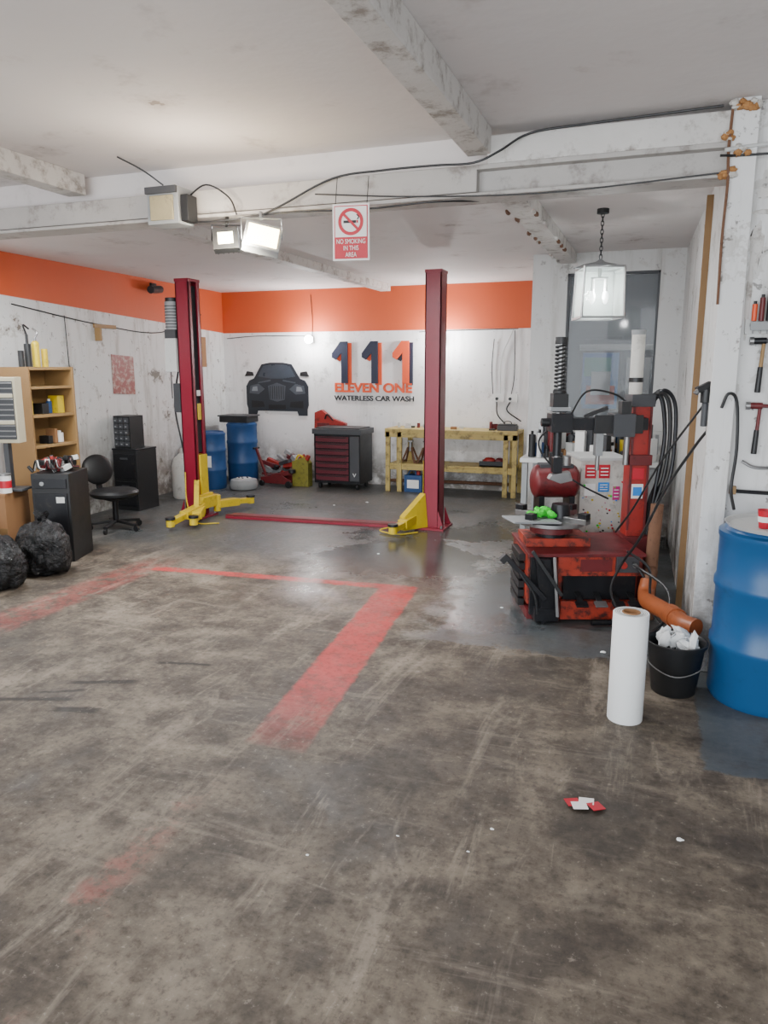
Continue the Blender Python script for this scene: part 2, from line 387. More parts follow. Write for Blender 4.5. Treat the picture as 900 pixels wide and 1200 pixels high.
b.box((-.16,-.05,1.93),(.13,.14,.10),DG);b.box((-.16,-.05,1.72),(.14,.15,.34),LG);b.box((-.10,-.02,2.1),(.05,.1,.3),BK)
b.box((-.12,-.05,1.28),(.08,.12,.30),DG)
b.tube([(-.15,-.02,1.56),(-.23,0,1.2),(-.18,.02,.8),(-.11,0,.5)],.01,BK)
b.tube([(-.05,-.13,.5),(0.0,-.2,.2),(.2,-.35,.02),(.45,-.3,.015)],.007,YE)
b.done(.004)
b=lift_post((-2.07,7.14,0),2.49,-1)
arm(b,(-.14,-.16,.12),(-.22,-.60,.08),-1);arm(b,(-.14,.16,.12),(-.25,.8,.09),-1)
b.prism([(-.02,-.105,.02),(-.18,-.36,.02),(-.18,-.36,.16),(-.05,-.105,.36)],(-.06,.02,0),YE)
b.tube([(-.3,-.3,.05),(-.42,-.42,.02),(-.2,-.5,.015),(-.05,-.35,.015)],.007,YE)
b.done(.004)
b=B('lift_threshold_plate');b.beam((-4.3,6.90,.012),(-2.36,7.06,.012),.2,.024,CR);b.beam((-4.3,6.84,.03),(-2.36,7.0,.03),.05,.02,RDD);b.done(.003)

# ------------------------------------------------------------------ back wall graphics
b=B('car_wall_decal');yy=YB-.012
def pc(pts):
    return [(-5.61+.99*u,yy,.92+.74*v) for u,v in pts]
body=[(.02,.0),(.02,.12),(.0,.2),(.0,.55),(.05,.66),(.13,.7),(.16,.76),(.26,.97),(.4,1.0),(.6,1.0),(.74,.97),(.84,.76),(.87,.7),(.95,.66),(1,.55),(1,.2),(.98,.12),(.98,0),(.84,0),(.82,.08),(.18,.08),(.16,0)]
DKN=mat('decal_dark','#22262e',.45,0,.2,4)
b.prism(pc(body),(0,.011,0),DKN)
GLS=mat('decal_glass','#39404a',.3,0,.3,6);GRL=mat('decal_grey','#454a52',.4,0,.3,10);LGT=mat('decal_light','#7c8187',.4,0,.1,10)
def layer(pts,m,k=1):
    b.prism([(p[0],p[1]-.002*k,p[2]) for p in pc(pts)],(0,.002,0),m)
layer([(.2,.74),(.29,.94),(.42,.965),(.58,.965),(.71,.94),(.8,.74),(.6,.70),(.4,.70)],GLS)
layer([(-.02,.74),(.02,.84),(.12,.82),(.13,.75)],INK);layer([(.87,.75),(.88,.82),(.98,.84),(1.02,.74)],INK)
layer([(.38,.30),(.36,.56),(.5,.62),(.64,.56),(.62,.30),(.5,.26)],GRL)
for k in range(7): layer([(.39+.035*k,.31),(.39+.035*k,.56),(.40+.035*k,.56),(.40+.035*k,.31)],INK,2)
for sx in(0,1):
    g=lambda u:u if sx==0 else 1-u
    layer([(g(.05),.42),(g(.07),.56),(g(.2),.60),(g(.3),.5),(g(.2),.40)],GRL)
    layer([(g(.09),.46),(g(.11),.54),(g(.18),.55),(g(.19),.46)],LGT,2)
    layer([(g(.08),.14),(g(.08),.28),(g(.28),.26),(g(.3),.16)],INK)
layer([(.36,.12),(.36,.2),(.64,.2),(.64,.12)],INK);layer([(.4,.65),(.2,.61),(.2,.63),(.4,.68)],GRL);layer([(.6,.65),(.8,.61),(.8,.63),(.6,.68)],GRL)
b.done(0)
sg=B('garage_logo_sign')
def one(x,m,ms):
    w=.3;h=.56;z=1.38
    P=[(0,.62),(.0,.72),(.42,1.0),(.78,1.0),(.78,0),(.46,0),(.46,.72),(.2,.56)]
    for dx,dy,mm in((.045,.0,ms),(0,-.03,m)):
        sg.prism([(x+dx+w*u,YB-.02+dy*.5-(.012 if dy else 0),z+h*v-(.0 if dy else .02)) for u,v in P],(0,.018,0),mm)
one(-4.24,NAVY,ORV);one(-3.80,NAVY,ORV);one(-3.36,ORV,NAVY)
sg=sg.done(.003)
text('ELEVEN ONE',-3.655,YB-.012,1.315,1.12,.13,ORV,sg,'lettering_1',.01,.03)
text('WATERLESS CAR WASH',-3.64,YB-.01,1.175,1.16,.07,INK,sg,'lettering_2',.008,.012)
b=B('wall_socket')
for k in range(2): b.b2(-1.98+.17*k,-1.85+.17*k,YB-.04,YB,1.16,1.26,WH);b.cyl((-1.94+.17*k,YB-.05,1.2),(-1.94+.17*k,YB-.04,1.2),.02,BK)
b.tube([(-1.9,YB-.02,1.26),(-1.9,YB-.02,1.7),(-1.76,YB-.02,2.06)],.006,LG);b.tube([(-1.94,YB-.05,1.16),(-1.92,YB-.07,1.0),(-1.8,YB-.05,.86)],.008,BK)
b.tube([(-1.77,YB-.05,1.16),(-1.8,YB-.06,1.05),(-1.62,YB-.05,.92)],.008,BK)
b.tube([(-2.0,YB-.02,1.26),(-2.02,YB-.02,1.6),(-2.0,YB-.02,1.95)],.005,BK);b.tube([(-1.74,YB-.02,2.05),(-1.73,YB-.02,1.5),(-1.76,YB-.02,1.26)],.005,BK)
b.done(0)
def lamp_wall(x,y,z):
    b=B('wall_bulb_lamp',(x,y,z));b.box((0,.06,0),(.05,.05,.08),WH);b.cyl((0,.05,0),(0,-.01,0),.02,LG);b.sph((0,-.05,0),(.055,.055,.055),EMB);b.tube([(0,.07,.03),(0,.08,.3),(-.02,.08,.6)],.005,BK);b.done(.002)
lamp_wall(-4.54,YB-.09,1.97);lamp_wall(-2.66,YB-.09,1.95)

# ------------------------------------------------------------------ back wall furniture
b=B('workbench',(-2.44,9.33,0));hw=.86
b.b2(-hw,hw,-.24,.24,.78,.82,CREAM);b.b2(-hw,hw,-.24,-.21,.71,.78,CREAM);b.b2(-hw+.05,hw-.05,-.22,.22,.34,.37,CREAM)
for x in(-hw+.04,-hw+.20,hw-.14,hw-.03):
    for y in(-.22,.22): b.b2(x-.03,x+.03,y-.02,y+.02,0,.78,CREAM)
b.b2(-hw+.05,hw-.05,-.23,-.20,.29,.34,CREAM);b.done(.004)
def jackstand(x,y,z,m):
    b=B('jack_stand',(x,y,z))
    for sx in(-1,1):
        for sy in(-1,1): b.beam((.09*sx,.09*sy,.0),(.025*sx,.025*sy,.2),.02,.02,m)
    for sx in(-1,1): b.beam((.09*sx,-.09,.02),(.09*sx,.09,.02),.015,.02,m)
    b.cyl((0,0,.15),(0,0,.27),.022,GR);b.box((0,0,.28),(.07,.04,.02),GR);b.done(.002)
jackstand(-3.0,9.25,.37,RUST);jackstand(-2.79,9.25,.37,RUST)
b=B('jerry_can',(-2.92,9.2,0));b.b2(-.12,.12,-.08,.08,0,.22,BLD);b.cyl((.05,0,.22),(.05,0,.27),.025,RD);b.tube([(-.09,0,.22),(-.06,0,.27),(.0,0,.27),(.02,0,.22)],.012,BLD);b.b2(-.08,.08,-.084,-.08,.05,.16,WH);b.done(.01)
b=B('parts_tray',(-1.9,9.25,.37));b.b2(-.16,.16,-.1,.1,0,.02,BK);b.b2(-.16,.16,-.1,-.085,0,.07,BK);b.b2(-.16,.16,.085,.1,0,.07,BK);b.sph((-.05,0,.07),(.08,.06,.04),RD,jit=.1);b.sph((.08,0,.07),(.06,.06,.04),RDD,jit=.1);b.done(.002)
b=B('small_toolbox',(-1.74,9.3,.82));b.b2(-.12,.12,-.08,.08,0,.06,DG);b.b2(-.11,.11,-.07,.07,.06,.08,BK);b.tube([(-.05,0,.08),(-.03,0,.11),(.03,0,.11),(.05,0,.08)],.006,BK);b.done(.004)
random.seed(31)
b=B('bench_clutter',(-2.5,9.33,.82))
for i in range(12):
    x=random.uniform(-.7,.6);h=random.uniform(.02,.07);m=random.choice([BK,DG,RDD,LG,GP,CB])
    if i%3==0: b.cyl((x,0,0),(x,0,h+.04),.02,m,seg=12)
    else: b.box((x,random.uniform(-.12,.12),h/2),(random.uniform(.04,.10),.05,h),m,(0,0,random.uniform(-.5,.5)))
b.done(.002)
b=B('tool_cabinet',(-3.93,9.2,0))
b.b2(-.33,.33,-.22,.22,.08,.74,BKM);b.b2(-.35,.35,-.24,.24,.73,.80,DG);b.b2(-.31,.31,-.2,.2,.80,.815,BK)
for k in range(7): b.b2(-.30,.17,-.235,-.22,.12+.085*k,.19+.085*k,MAR);b.b2(-.27,.14,-.245,-.235,.172+.085*k,.184+.085*k,BK)
b.b2(.19,.32,-.235,-.22,.12,.71,DG)
for x in(-.27,.27):
    for y in(-.16,.14): b.cyl((x-.015,y,.04),(x+.015,y,.04),.04,BK)
t=b.done(.004);text('V',.255,-.238,.2,.05,.05,WH,t,'badge')
b=B('blow_mould_case',(-4.30,9.49,0))
b.prism([(-.18,-.05,.52),(.26,-.05,.62),(.30,-.05,.84),(.10,-.05,.90),(-.06,-.05,1.02),(-.16,-.05,.98)],(0,.08,0),RD);b.b2(-.12,.06,-.06,-.05,.66,.84,RDD);b.tube([(.0,-.06,.9),(.05,-.09,.96),(.12,-.06,.88)],.012,BK);b.b2(-.17,-.1,-.03,.04,0,.6,RDD);b.b2(.1,.16,-.03,.04,0,.6,RDD);b.done(.008)
b=B('jerry_can',(-4.5,9.1,0));b.prism([(-.12,-.07,0),(.12,-.07,0),(.12,-.07,.32),(.04,-.07,.40),(-.12,-.07,.34)],(0,.14,0),mat('fluid_yellow','#7e7930',.4,0,.2,8,.5));b.cyl((.07,0,.36),(.1,0,.42),.03,RD);b.tube([(-.1,0,.34),(-.05,0,.42),(.02,0,.40)],.014,YE);b.done(.012)
def trolley(x,y,rz,m,nm='trolley_jack'):
    b=B(nm,(x,y,0),rz)
    for s in(-1,1): b.prism([(-.25,.09*s,.04),(.25,.09*s,.04),(.25,.09*s,.09),(.1,.09*s,.16),(-.25,.09*s,.12)],(0,.015,0),m);b.cyl((.22,.12*s,.045),(.22,.09*s,.045),.045,BK);b.cyl((-.22,.12*s,.04),(-.22,.09*s,.04),.04,BK)
    b.beam((-.1,0,.12),(.2,0,.2),.08,.06,m);b.cyl((.21,0,.19),(.21,0,.24),.05,BK);b.beam((-.22,0,.12),(-.38,0,.5),.03,.03,m);b.cyl((-.38,-.06,.5),(-.38,.06,.5),.015,BK);b.done(.004)
trolley(-4.80,9.0,rad(-8),RDD)
random.seed(17)
b=B('scrap_pile',(-4.85,9.36,0))
for i in range(44):
    x=random.uniform(-.32,.26);y=random.uniform(-.12,.12);z=random.uniform(.02,.40)*(1-abs(x)*1.2)
    b.box((x,y,z+.02),(random.uniform(.06,.25),random.uniform(.04,.1),random.uniform(.03,.08)),random.choice([RD,RD,RDD,BK,DG,GP]),(random.uniform(-.4,.4),random.uniform(-.6,.6),random.uniform(-.5,.5)))
b.done(.003)
def drum(b,r,h,m):
    b.lathe((0,0,0),[(r*.94,0),(r,.03),(r,h*.3),(r*1.035,h*.32),(r*1.035,h*.35),(r,h*.37),(r,h*.64),(r*1.035,h*.66),(r*1.035,h*.69),(r,h*.71),(r,h*.93),(r*1.02,h*.94),(r*1.02,h*.97),(r*.93,h*.98),(r*.9,h),(r*.86,h),(r*.84,h*.975)],m,40)
b=B('plastic_drum',(-5.56,8.55,0));drum(b,.18,.76,BLD);b.b2(-.02,.1,-.184,-.18,.3,.45,WH);b.done(0)
b=B('plastic_drum',(-5.48,9.2,0));drum(b,.21,.84,BLD);b.done(0)
b=B('storage_crate',(-5.5,9.2,.842));b.b2(-.24,.2,-.16,.16,0,.08,BK);b.b2(-.26,.22,-.18,.18,.08,.10,DG);b.done(.008)
b=B('spare_wheel',(-5.12,8.6,.0))
b.lathe((0,0,0),[(.10,.0),(.17,.01),(.185,.05),(.185,.09),(.17,.13),(.11,.14)],GP,32);b.cyl((0,0,.10),(0,0,.15),.1,LG)
for k in range(5):
    a=k*1.257;b.cyl((.06*math.cos(a),.06*math.sin(a),.15),(.06*math.cos(a),.06*math.sin(a),.16),.012,DG)
b.done(0)

# ------------------------------------------------------------------ left side
b=B('bookshelf',(-5.26,5.35,0))
b.b2(-.19,.15,-.27,-.25,0,1.6,WDD);b.b2(-.19,.15,.25,.27,0,1.6,WD);b.b2(-.19,-.175,-.25,.25,0,1.6,WD)
for k,z in enumerate((.04,.33,.62,.9,1.17,1.42,1.585)): b.b2(-.175,.14,-.25,.25,z-.012,z+.012,WD)
b.done(.002)
random.seed(3)
b=B('shelf_clutter',(-5.26,5.35,0))
cl=[WH,DG,BK,YE,GP,CB,BK,RDD,BLD]
for z in(.055,.345,.635,.915,1.185):
    y=-.22
    while y<.18:
        w=random.uniform(.03,.08);h=random.uniform(.05,.18)
        if random.random()<.55:
            m=random.choice(cl)
            if random.random()<.5: b.cyl((.04,y+w/2,z),(.04,y+w/2,z+h),w/2,m,seg=14);b.cyl((.04,y+w/2,z+h),(.04,y+w/2,z+h+.02),w/4,WH,seg=10)
            else: b.b2(-.02,.09,y,y+w,z,z+h,m)
        y+=w+.03
b.done(.002)
b=B('gas_torch',(-5.26,5.34,1.6));
b.cyl((0,0,0),(0,0,.2),.033,YE);b.sph((0,0,.2),(.033,.033,.03),YE);b.cyl((0,0,.2),(0,0,.26),.012,GR);b.tube([(0,0,.25),(.0,.03,.3),(-.02,.0,.34)],.009,GR)
b.cyl((0,.1,0),(0,.1,.16),.028,YE)
b.cyl((0,-.09,0),(0,-.09,.2),.03,BK);b.cyl((0,-.09,.2),(0,-.09,.28),.012,BK);b.tube([(0,-.09,.28),(0,-.12,.36),(0,-.06,.33)],.008,BK)
b.cyl((0,-.17,0),(0,-.17,.14),.026,BK);b.done(.003)
b=B('office_chair',(-5.02,5.95,0),rad(-20))
for k in range(5):
    a=k*2*math.pi/5+.3;ca,sa=math.cos(a),math.sin(a)
    b.beam((0,0,.09),(.25*ca,.25*sa,.065),.04,.025,BK);b.cyl((.25*ca-.012*sa,.25*sa+.012*ca,.03),(.25*ca+.012*sa,.25*sa-.012*ca,.03),.03,BK,seg=16)
b.cyl((0,0,.07),(0,0,.32),.028,BKM);b.box((0,0,.32),(.18,.18,.03),BK)
b.lathe((0,0,.335),[(.2,0),(.23,.02),(.235,.045),(.21,.07),(.12,.078)],BK,28)
b.beam((-.1,0,.32),(-.27,0,.34),.06,.015,BKM);b.beam((-.26,0,.33),(-.31,0,.55),.06,.015,BKM)
b.sph((-.29,0,.58),(.045,.17,.155),BK,20,14,rot=(0,rad(-12),0));b.done(.003)
b=B('filing_cabinet',(-5.58,7.0,0));b.b2(-.16,.16,-.18,.18,0,.68,BK);b.b2(-.165,.165,-.185,.185,.68,.70,BKM)
for z in(.05,.36): b.b2(-.14,.14,-.19,-.18,z,z+.28,BKM);b.b2(-.05,.05,-.2,-.19,z+.22,z+.24,DG)
b.done(.004)
b=B('drawer_organiser',(-5.64,7.0,.70));b.b2(-.11,.11,-.12,.12,0,.36,BK)
for r in range(5):
    for q in range(3): b.b2(-.1+.07*q,-.04+.07*q,-.135,-.12,.02+.066*r,.075+.066*r,DG);b.b2(-.08+.07*q,-.06+.07*q,-.142,-.135,.04+.066*r,.05+.066*r,GP)
b.done(.002)
b=B('wall_poster',(0,0,0));
xw=on_left(7.25)
b.prism([(xw+.01,7.02,1.30),(xw-.01,7.42,1.28),(xw-.01,7.42,1.72),(xw+.01,7.02,1.74)],(.012,0,0),mat('poster_red','#8a4843',.5,0,.3,7,.7,'#b9a59b'));b.done(0)
b=B('wall_bracket');xw=on_left(6.9);b.b2(xw,xw+.03,6.75,7.1,2.02,2.06,WD);b.b2(xw,xw+.08,6.77,6.80,1.88,2.02,WD);b.done(.002)
b=B('security_camera');xw=on_left(7.9);b.b2(xw,xw+.03,7.85,7.95,2.5,2.6,BK);b.beam((xw+.02,7.9,2.55),(xw+.1,7.85,2.52),.03,.03,BK);b.cyl((xw+.08,7.95,2.53),(xw+.14,7.68,2.5),.045,BKM);b.done(.003)
b=B('wall_paper_notice');xw=on_left(8.9);b.b2(xw+.0,xw+.06,8.75,9.0,1.6,2.0,CB);b.done(.002)
b=B('water_container',(-5.45,7.75,0));b.lathe((0,0,0),[(.13,0),(.15,.03),(.15,.4),(.12,.5),(.05,.56),(.04,.62)],DW,24);b.done(0)
b=B('space_heater',(-4.84,4.66,0),YAW)
b.b2(-.2,.03,-.06,.06,1.0,1.52,HEAT);b.b2(-.19,.015,-.07,-.06,1.03,1.49,DG)
for k in range(11): b.b2(-.19,.015,-.08,-.07,1.05+.042*k,1.06+.042*k,GR)
for z in(1.15,1.36): b.b2(-.19,.015,-.085,-.07,z,z+.03,HEAT)
b.b2(-.12,-.08,-.03,.03,.62,1.0,DG);b.b2(-.2,.03,-.09,.09,.61,.63,DG);b.done(.003)
b=B('cardboard_box',(-4.93,4.62,0),YAW);b.b2(-.25,.04,-.2,.2,0,.60,CB);b.b2(-.25,.04,-.205,-.2,.28,.33,WDD);b.b2(-.25,.045,-.205,.205,.585,.61,CB);b.done(.003)
b=B('pc_tower',(-4.72,4.92,0),YAW)
b.b2(-.14,.17,-.2,.2,0,.74,BK);b.b2(-.12,.15,-.21,-.2,.62,.7,BKM);b.b2(-.12,.15,-.212,-.2,.05,.58,BKM);b.b2(.06,.13,-.216,-.21,.5,.55,LG);b.cyl((-.05,-.216,.66),(-.05,-.205,.66),.018,GP)
b.done(.006)
random.seed(11)
b=B('bench_clutter',(-4.74,4.92,.745),YAW)
for i in range(44):
    m=random.choice([RDD,RD,BK,GR,RDD,CB,LG,BK,DG,BK]);x=random.uniform(-.14,.1);y=random.uniform(-.14,.14);z=random.uniform(0,.08)
    if i%3==0: b.box((x,y,.02+z),(random.uniform(.03,.1),random.uniform(.03,.08),.04),m,(random.uniform(-.4,.4),random.uniform(-.4,.4),random.uniform(0,3)))
    elif i%3==1: b.cyl((x,y,.0),(x+random.uniform(-.05,.05),y,.04+z),.014,m,seg=12)
    else: b.tube([(x,y,.01),(x+.05,y-.05,.1),(x+.08,y-.08,.04),(x+.1,y,.02)],.006,m)
b.done(.002)
b=B('paint_can',(-4.86,4.50,.61),YAW)
b.cyl((0,0,0),(0,0,.14),.045,WH);b.cyl((0,0,.14),(0,0,.155),.048,GR);b.cyl((.0,0,.04),(.0,0,.10),.0465,RS);b.done(.002)
def binbag(x,y,s,sq,seed):
    random.seed(seed)
    b=B('bin_bag',(x,y,0));seg=40;rings=[]
    prof=[(.3,0.01),(.85,.03),(1.02,.18),(1.06,.45),(1.0,.68),(.85,.86),(.55,.99),(.22,1.06),(.12,1.10),(.2,1.16),(.26,1.22)]
    ph=[random.uniform(0,6.28) for _ in range(6)]
    for i,(r,z) in enumerate(prof):
        ring=[]
        for k in range(seg):
            a=2*math.pi*k/seg
            w=1+.07*math.sin(2*a+ph[4])+.06*math.sin(3*a+ph[0]+z*3)+.05*math.sin(7*a+ph[1]-z*5)+(.03+.09*max(0,z-.5))*math.sin(13*a+ph[2])+random.uniform(-.02,.02)
            ring.append(b.bm.verts.new((s*r*w*math.cos(a),s*r*w*math.sin(a)*.9,s*z*sq*(1+.06*math.sin(2*a+ph[3])*(z>.1)))))
        rings.append(ring)
    j=b.mi(BAG)
    for p,q in zip(rings,rings[1:]):
        for k in range(seg): b.bm.faces.new((p[k],p[(k+1)%seg],q[(k+1)%seg],q[k])).material_index=j
    b.bm.faces.new(rings[0]).material_index=j
    o=b.done(0);md=o.modifiers.new('s','SUBSURF');md.levels=1;md.render_levels=2
    tx=bpy.data.textures.new('wr','CLOUDS');tx.noise_scale=.08;tx.noise_depth=3
    d=o.modifiers.new('d','DISPLACE');d.texture=tx;d.strength=.06;d.mid_level=.5
binbag(-4.48,4.46,.215,1.8,1);binbag(-4.50,3.98,.22,1.65,2);binbag(-4.95,4.10,.21,1.9,5)

# ------------------------------------------------------------------ beam mounted lights & sign
def flood(name,loc,w,h,m,tilt,rz,frame=BK,k_=.8,roll=0):
    b=B(name,loc,rz)
    R=Matrix.Rotation(roll,4,'Y')@Matrix.Rotation(tilt,4,'X')
    def bx(c,s_,mm):
        M=R@Matrix.Translation(c)@Matrix.Diagonal((*s_,1));r=bmesh.ops.create_cube(b.bm,size=1,matrix=M);b._tag(r['verts'],mm)
    bx((0,0,0),(w,.05,h),frame);bx((0,-.03,0),(w,.012,h),frame);bx((0,-.038,0),(w*k_,.006,h*k_*.92),m)
    for k in range(5): bx((-w*.4+w*.2*k,.04,0),(.006,.04,h*.8),frame)
    b.beam((-w/2-.01,0,0),(-w/2-.01,.02,h*.7),.004,.03,frame);b.beam((w/2+.01,0,0),(w/2+.01,.02,h*.7),.004,.03,frame);b.beam((-w/2-.01,.02,h*.7),(w/2+.01,.02,h*.7),.03,.004,frame)
    b.cyl((0,.02,h*.7),(0,.10,2.495-loc[2]),.012,frame)
    b.done(.002)
flood('flood_light',(-2.47,4.05,2.335),.15,.13,emis('flood_small','#fff0a8',7),rad(-18),rad(24),BK,.6,rad(-5))
flood('flood_light',(-2.22,4.03,2.325),.21,.17,EMW,rad(-28),rad(30),GP,.84,rad(12))
b=B('bulkhead_lamp',(-2.83,4.02,2.54));b.b2(-.13,.09,-.05,.11,-.10,.11,GP);b.b2(-.10,.06,-.065,-.05,-.08,.06,mat('lamp_glass_old','#a39a7c',.15,.2,.3,9,.4));b.b2(-.13,.09,-.07,-.05,.07,.11,DG);b.b2(.10,.15,-.04,.06,-.09,.06,BK);b.done(.004)
b=B('no_smoking_sign',(-1.665,4.04,2.335),rad(8))
b.b2(-.105,.105,-.003,.003,-.15,.15,WH);b.b2(-.095,.095,-.006,-.003,-.14,.14,RS);b.b2(-.09,.09,-.007,-.006,-.025,.135,WH)
seg=36
for k in range(seg):
    a0=2*math.pi*k/seg;a1=2*math.pi*(k+1)/seg
    pts=[(r*math.cos(a),-.009,.055+r*math.sin(a)) for r,a in((.054,a0),(.072,a0),(.072,a1),(.054,a1))];b.prism(pts,(0,.002,0),RS)
b.b2(-.042,.03,-.0085,-.007,.048,.062,INK);b.b2(.032,.042,-.0085,-.007,.048,.062,RS)
b.tube([(.037,-.008,.066),(.045,-.008,.08),(.034,-.008,.092)],.003,INK)
b.box((0,-.010,.055),(.12,.002,.014),RS,(0,rad(45),0))
b.tube([(-.09,0,.14),(-.09,.05,.3)],.002,INK,smooth=False);b.tube([(.09,0,.14),(.09,.05,.3)],.002,INK,smooth=False)
sgn=b.done(0)
text('NO SMOKING\nIN THIS\nAREA',0,-.0075,-.085,.165,.095,WH,sgn,'sign_text',.001)
# lantern pendant
b=B('pendant_lantern',(-.43,5.5,0),rad(18))
zt,zb=2.29,1.93;w=.142
for sx in(-1,1):
    for sy in(-1,1): b.beam((sx*w,sy*w,zb),(sx*w*.93,sy*w*.93,zt-.03),.012,.012,GR)
for z,ww in((zb,w),(zt-.03,w*.93)):
    for s in(-1,1): b.beam((-ww,s*ww,z),(ww,s*ww,z),.014,.014,GR);b.beam((s*ww,-ww,z),(s*ww,ww,z),.014,.014,GR)
for s in(-1,1):
    b.box((0,s*w*.96,(zt+zb)/2-.015),(2*w*.93,.003,zt-zb-.04),LGL,(0,0,0));b.box((s*w*.96,0,(zt+zb)/2-.015),(.003,2*w*.93,zt-zb-.04),LGL)
b.lathe((0,0,0),[(w*1.3,zt-.03),(w*.75,zt),(.03,zt+.015),(.012,zt+.03)],GP,4)
b.cyl((0,0,zt+.02),(0,0,zt-.1),.012,GR)
for dx in(-.045,.045): b.cyl((dx,0,zt-.18),(dx,0,zt-.09),.012,WH);b.sph((dx,0,zt-.22),(.02,.02,.045),EML)
b.cyl((0,0,zt-.10),(0,0,zt-.09),.06,GR)
z=zt+.03;k=0
while z<2.62:
    ang=(k%2)*math.pi/2;r=.01
    pts=[(r*math.cos(t)*math.cos(ang),r*math.cos(t)*math.sin(ang),z+.016+.018*math.sin(t)) for t in[q*math.pi/4 for q in range(9)]]
    b.tube(pts,.003,BK,6,2);z+=.027;k+=1
b.cyl((0,0,2.615),(0,0,2.645),.04,BK);b.done(0)

# ------------------------------------------------------------------ tyre changer (local frame: x right, y back)
def HF(R,F,z=0):
    return (R*math.cos(YAW)-F*math.sin(YAW),R*math.sin(YAW)+F*math.cos(YAW),z)
o=HF(1.26,4.9)
b=B('tyre_changer',o,YAW)
b.b2(-.34,.36,-.30,.25,.10,.43,ORD)
b.b2(-.16,.37,-.35,-.30,.30,.43,ORD);b.b2(-.14,.37,-.37,.28,.02,.14,ORD);b.b2(-.34,.37,-.3,.28,.0,.06,RDD)
b.b2(-.12,.34,-.335,-.30,.14,.30,BKM);b.b2(-.02,.18,-.355,-.35,.33,.41,RDD)
b.b2(-.35,.39,-.36,.28,.425,.445,RDD)
b.b2(-.33,-.17,-.34,-.30,.04,.42,BKM)
for k,x in enumerate((-.03,.09,.2,.3)): b.beam((x,-.30,.2),(x,-.45,.15),.035,.012,BK);b.box((x,-.46,.15),(.075,.06,.012),GR if k==1 else BKM,(rad(15),0,0))
b.b2(.2,.34,-.38,-.35,.33,.43,DG);b.cyl((.24,-.38,.38),(.24,-.40,.38),.022,RD);b.cyl((.31,-.38,.38),(.31,-.405,.38),.015,GR)
for z in(.06,.12,.18,.24,.30,.36): b.b2(-.38,-.34,-.2,.1,z,z+.045,BK)
b.prism([(-.31,-.40,.42),(-.22,-.40,.42),(-.15,-.40,.05),(-.26,-.40,.0)],(0,.05,0),BKM)
b.beam((-.50,-.40,.44),(-.25,-.42,.17),.03,.03,BKM);b.beam((-.53,-.40,.41),(-.49,-.40,.45),.05,.04,BK)
b.beam((-.34,-.42,.48),(-.15,-.44,.2),.022,.022,BK);b.beam((-.20,-.42,.44),(-.17,-.44,.06),.02,.02,GR)
b.tube([(-.46,-.38,.42),(-.40,-.42,.32),(-.32,-.44,.2),(-.3,-.44,.08)],.009,BK)
b.b2(-.31,-.16,-.41,-.30,.02,.1,BKM)
cx,cy=-.15,-.06
b.cyl((cx,cy,.44),(cx,cy,.59),.10,BKM);b.cyl((cx,cy,.585),(cx,cy,.61),.22,GR,seg=40)
b.cyl((cx,cy,.53),(cx,cy,.58),.14,RDD);b.b2(cx-.18,cx+.24,cy-.1,cy+.2,.445,.50,ORD)
for k in range(4):
    a=rad(45+90*k);ca,sa=math.cos(a),math.sin(a)
    b.beam((cx+.06*ca,cy+.06*sa,.627),(cx+.27*ca,cy+.27*sa,.627),.06,.035,GR)
    b.beam((cx+.21*ca,cy+.21*sa,.655),(cx+.27*ca,cy+.27*sa,.655),.055,.05,BKM)
b.cyl((cx,cy,.61),(cx,cy,.635),.06,BK)
b.box((cx-.16,cy-.14,.634),(.32,.22,.012),GP,(0,rad(3),rad(12)))
b.cyl((cx+.05,cy-.03,.63),(cx+.05,cy-.03,.72),.07,BKM,.055)
b.b2(.37,.56,.06,.28,0,.46,RDD);b.b2(.405,.525,.10,.24,.44,1.40,RD);b.b2(.40,.415,.09,.1,.5,1.35,RDD);b.b2(.515,.53,.09,.1,.5,1.35,RDD)
b.b2(.385,.54,.08,.26,1.34,1.42,DG);b.b2(.39,.54,.07,.10,.95,1.02,RDD)
b.cyl((.43,.17,1.40),(.43,.17,1.82),.043,DW,seg=28);b.cyl((.43,.17,1.81),(.43,.17,1.84),.048,GP,seg=28)
b.cyl((.43,.17,1.5),(.43,.17,1.53),.048,BK,seg=28);b.cyl((.37,.1,.95),(.37,.1,1.35),.02,GR)
b.b2(-.06,.48,.02,.12,1.19,1.27,BKM);b.b2(.12,.44,.0,.02,1.17,1.29,BK);b.b2(.24,.38,-.03,.14,1.15,1.30,DG)
b.b2(-.17,-.03,-.04,.12,1.18,1.30,BKM);b.cyl((-.02,.05,1.24),(-.22,.05,1.24),.028,BK)
b.box((-.11,.04,1.37),(.10,.10,.12),BK);b.box((-.11,.04,1.33),(.13,.13,.025),GP)
b.cyl((-.11,.04,.98),(-.11,.04,1.78),.019,GR,seg=6)
pts=[(-.11+.034*math.cos(t),.04+.034*math.sin(t),1.44+.30*t/(2*math.pi*12)) for t in[q*math.pi/6 for q in range(12*12+1)]]
b.tube(pts,.0075,BK,6,1,False);b.cyl((-.11,.04,1.745),(-.11,.04,1.79),.042,BK);b.cyl((-.11,.04,1.43),(-.11,.04,1.45),.044,BK)
b.cyl((-.11,.04,1.02),(-.11,.04,1.2),.028,BKM)
b.box((-.11,.03,.96),(.06,.07,.10),BKM);b.prism([(-.15,-.02,.90),(-.03,-.02,.92),(-.01,-.02,.86),(-.09,-.02,.84),(-.17,-.02,.87)],(0,.07,0),GR)
b.b2(.14,.19,.02,.08,1.02,1.18,GP);b.cyl((.165,.05,.92),(.165,.05,1.02),.014,GR)
b.box((.31,.0,1.34),(.06,.08,.08),BK);b.beam((.05,.0,1.28),(.2,.0,1.34),.025,.025,BK)
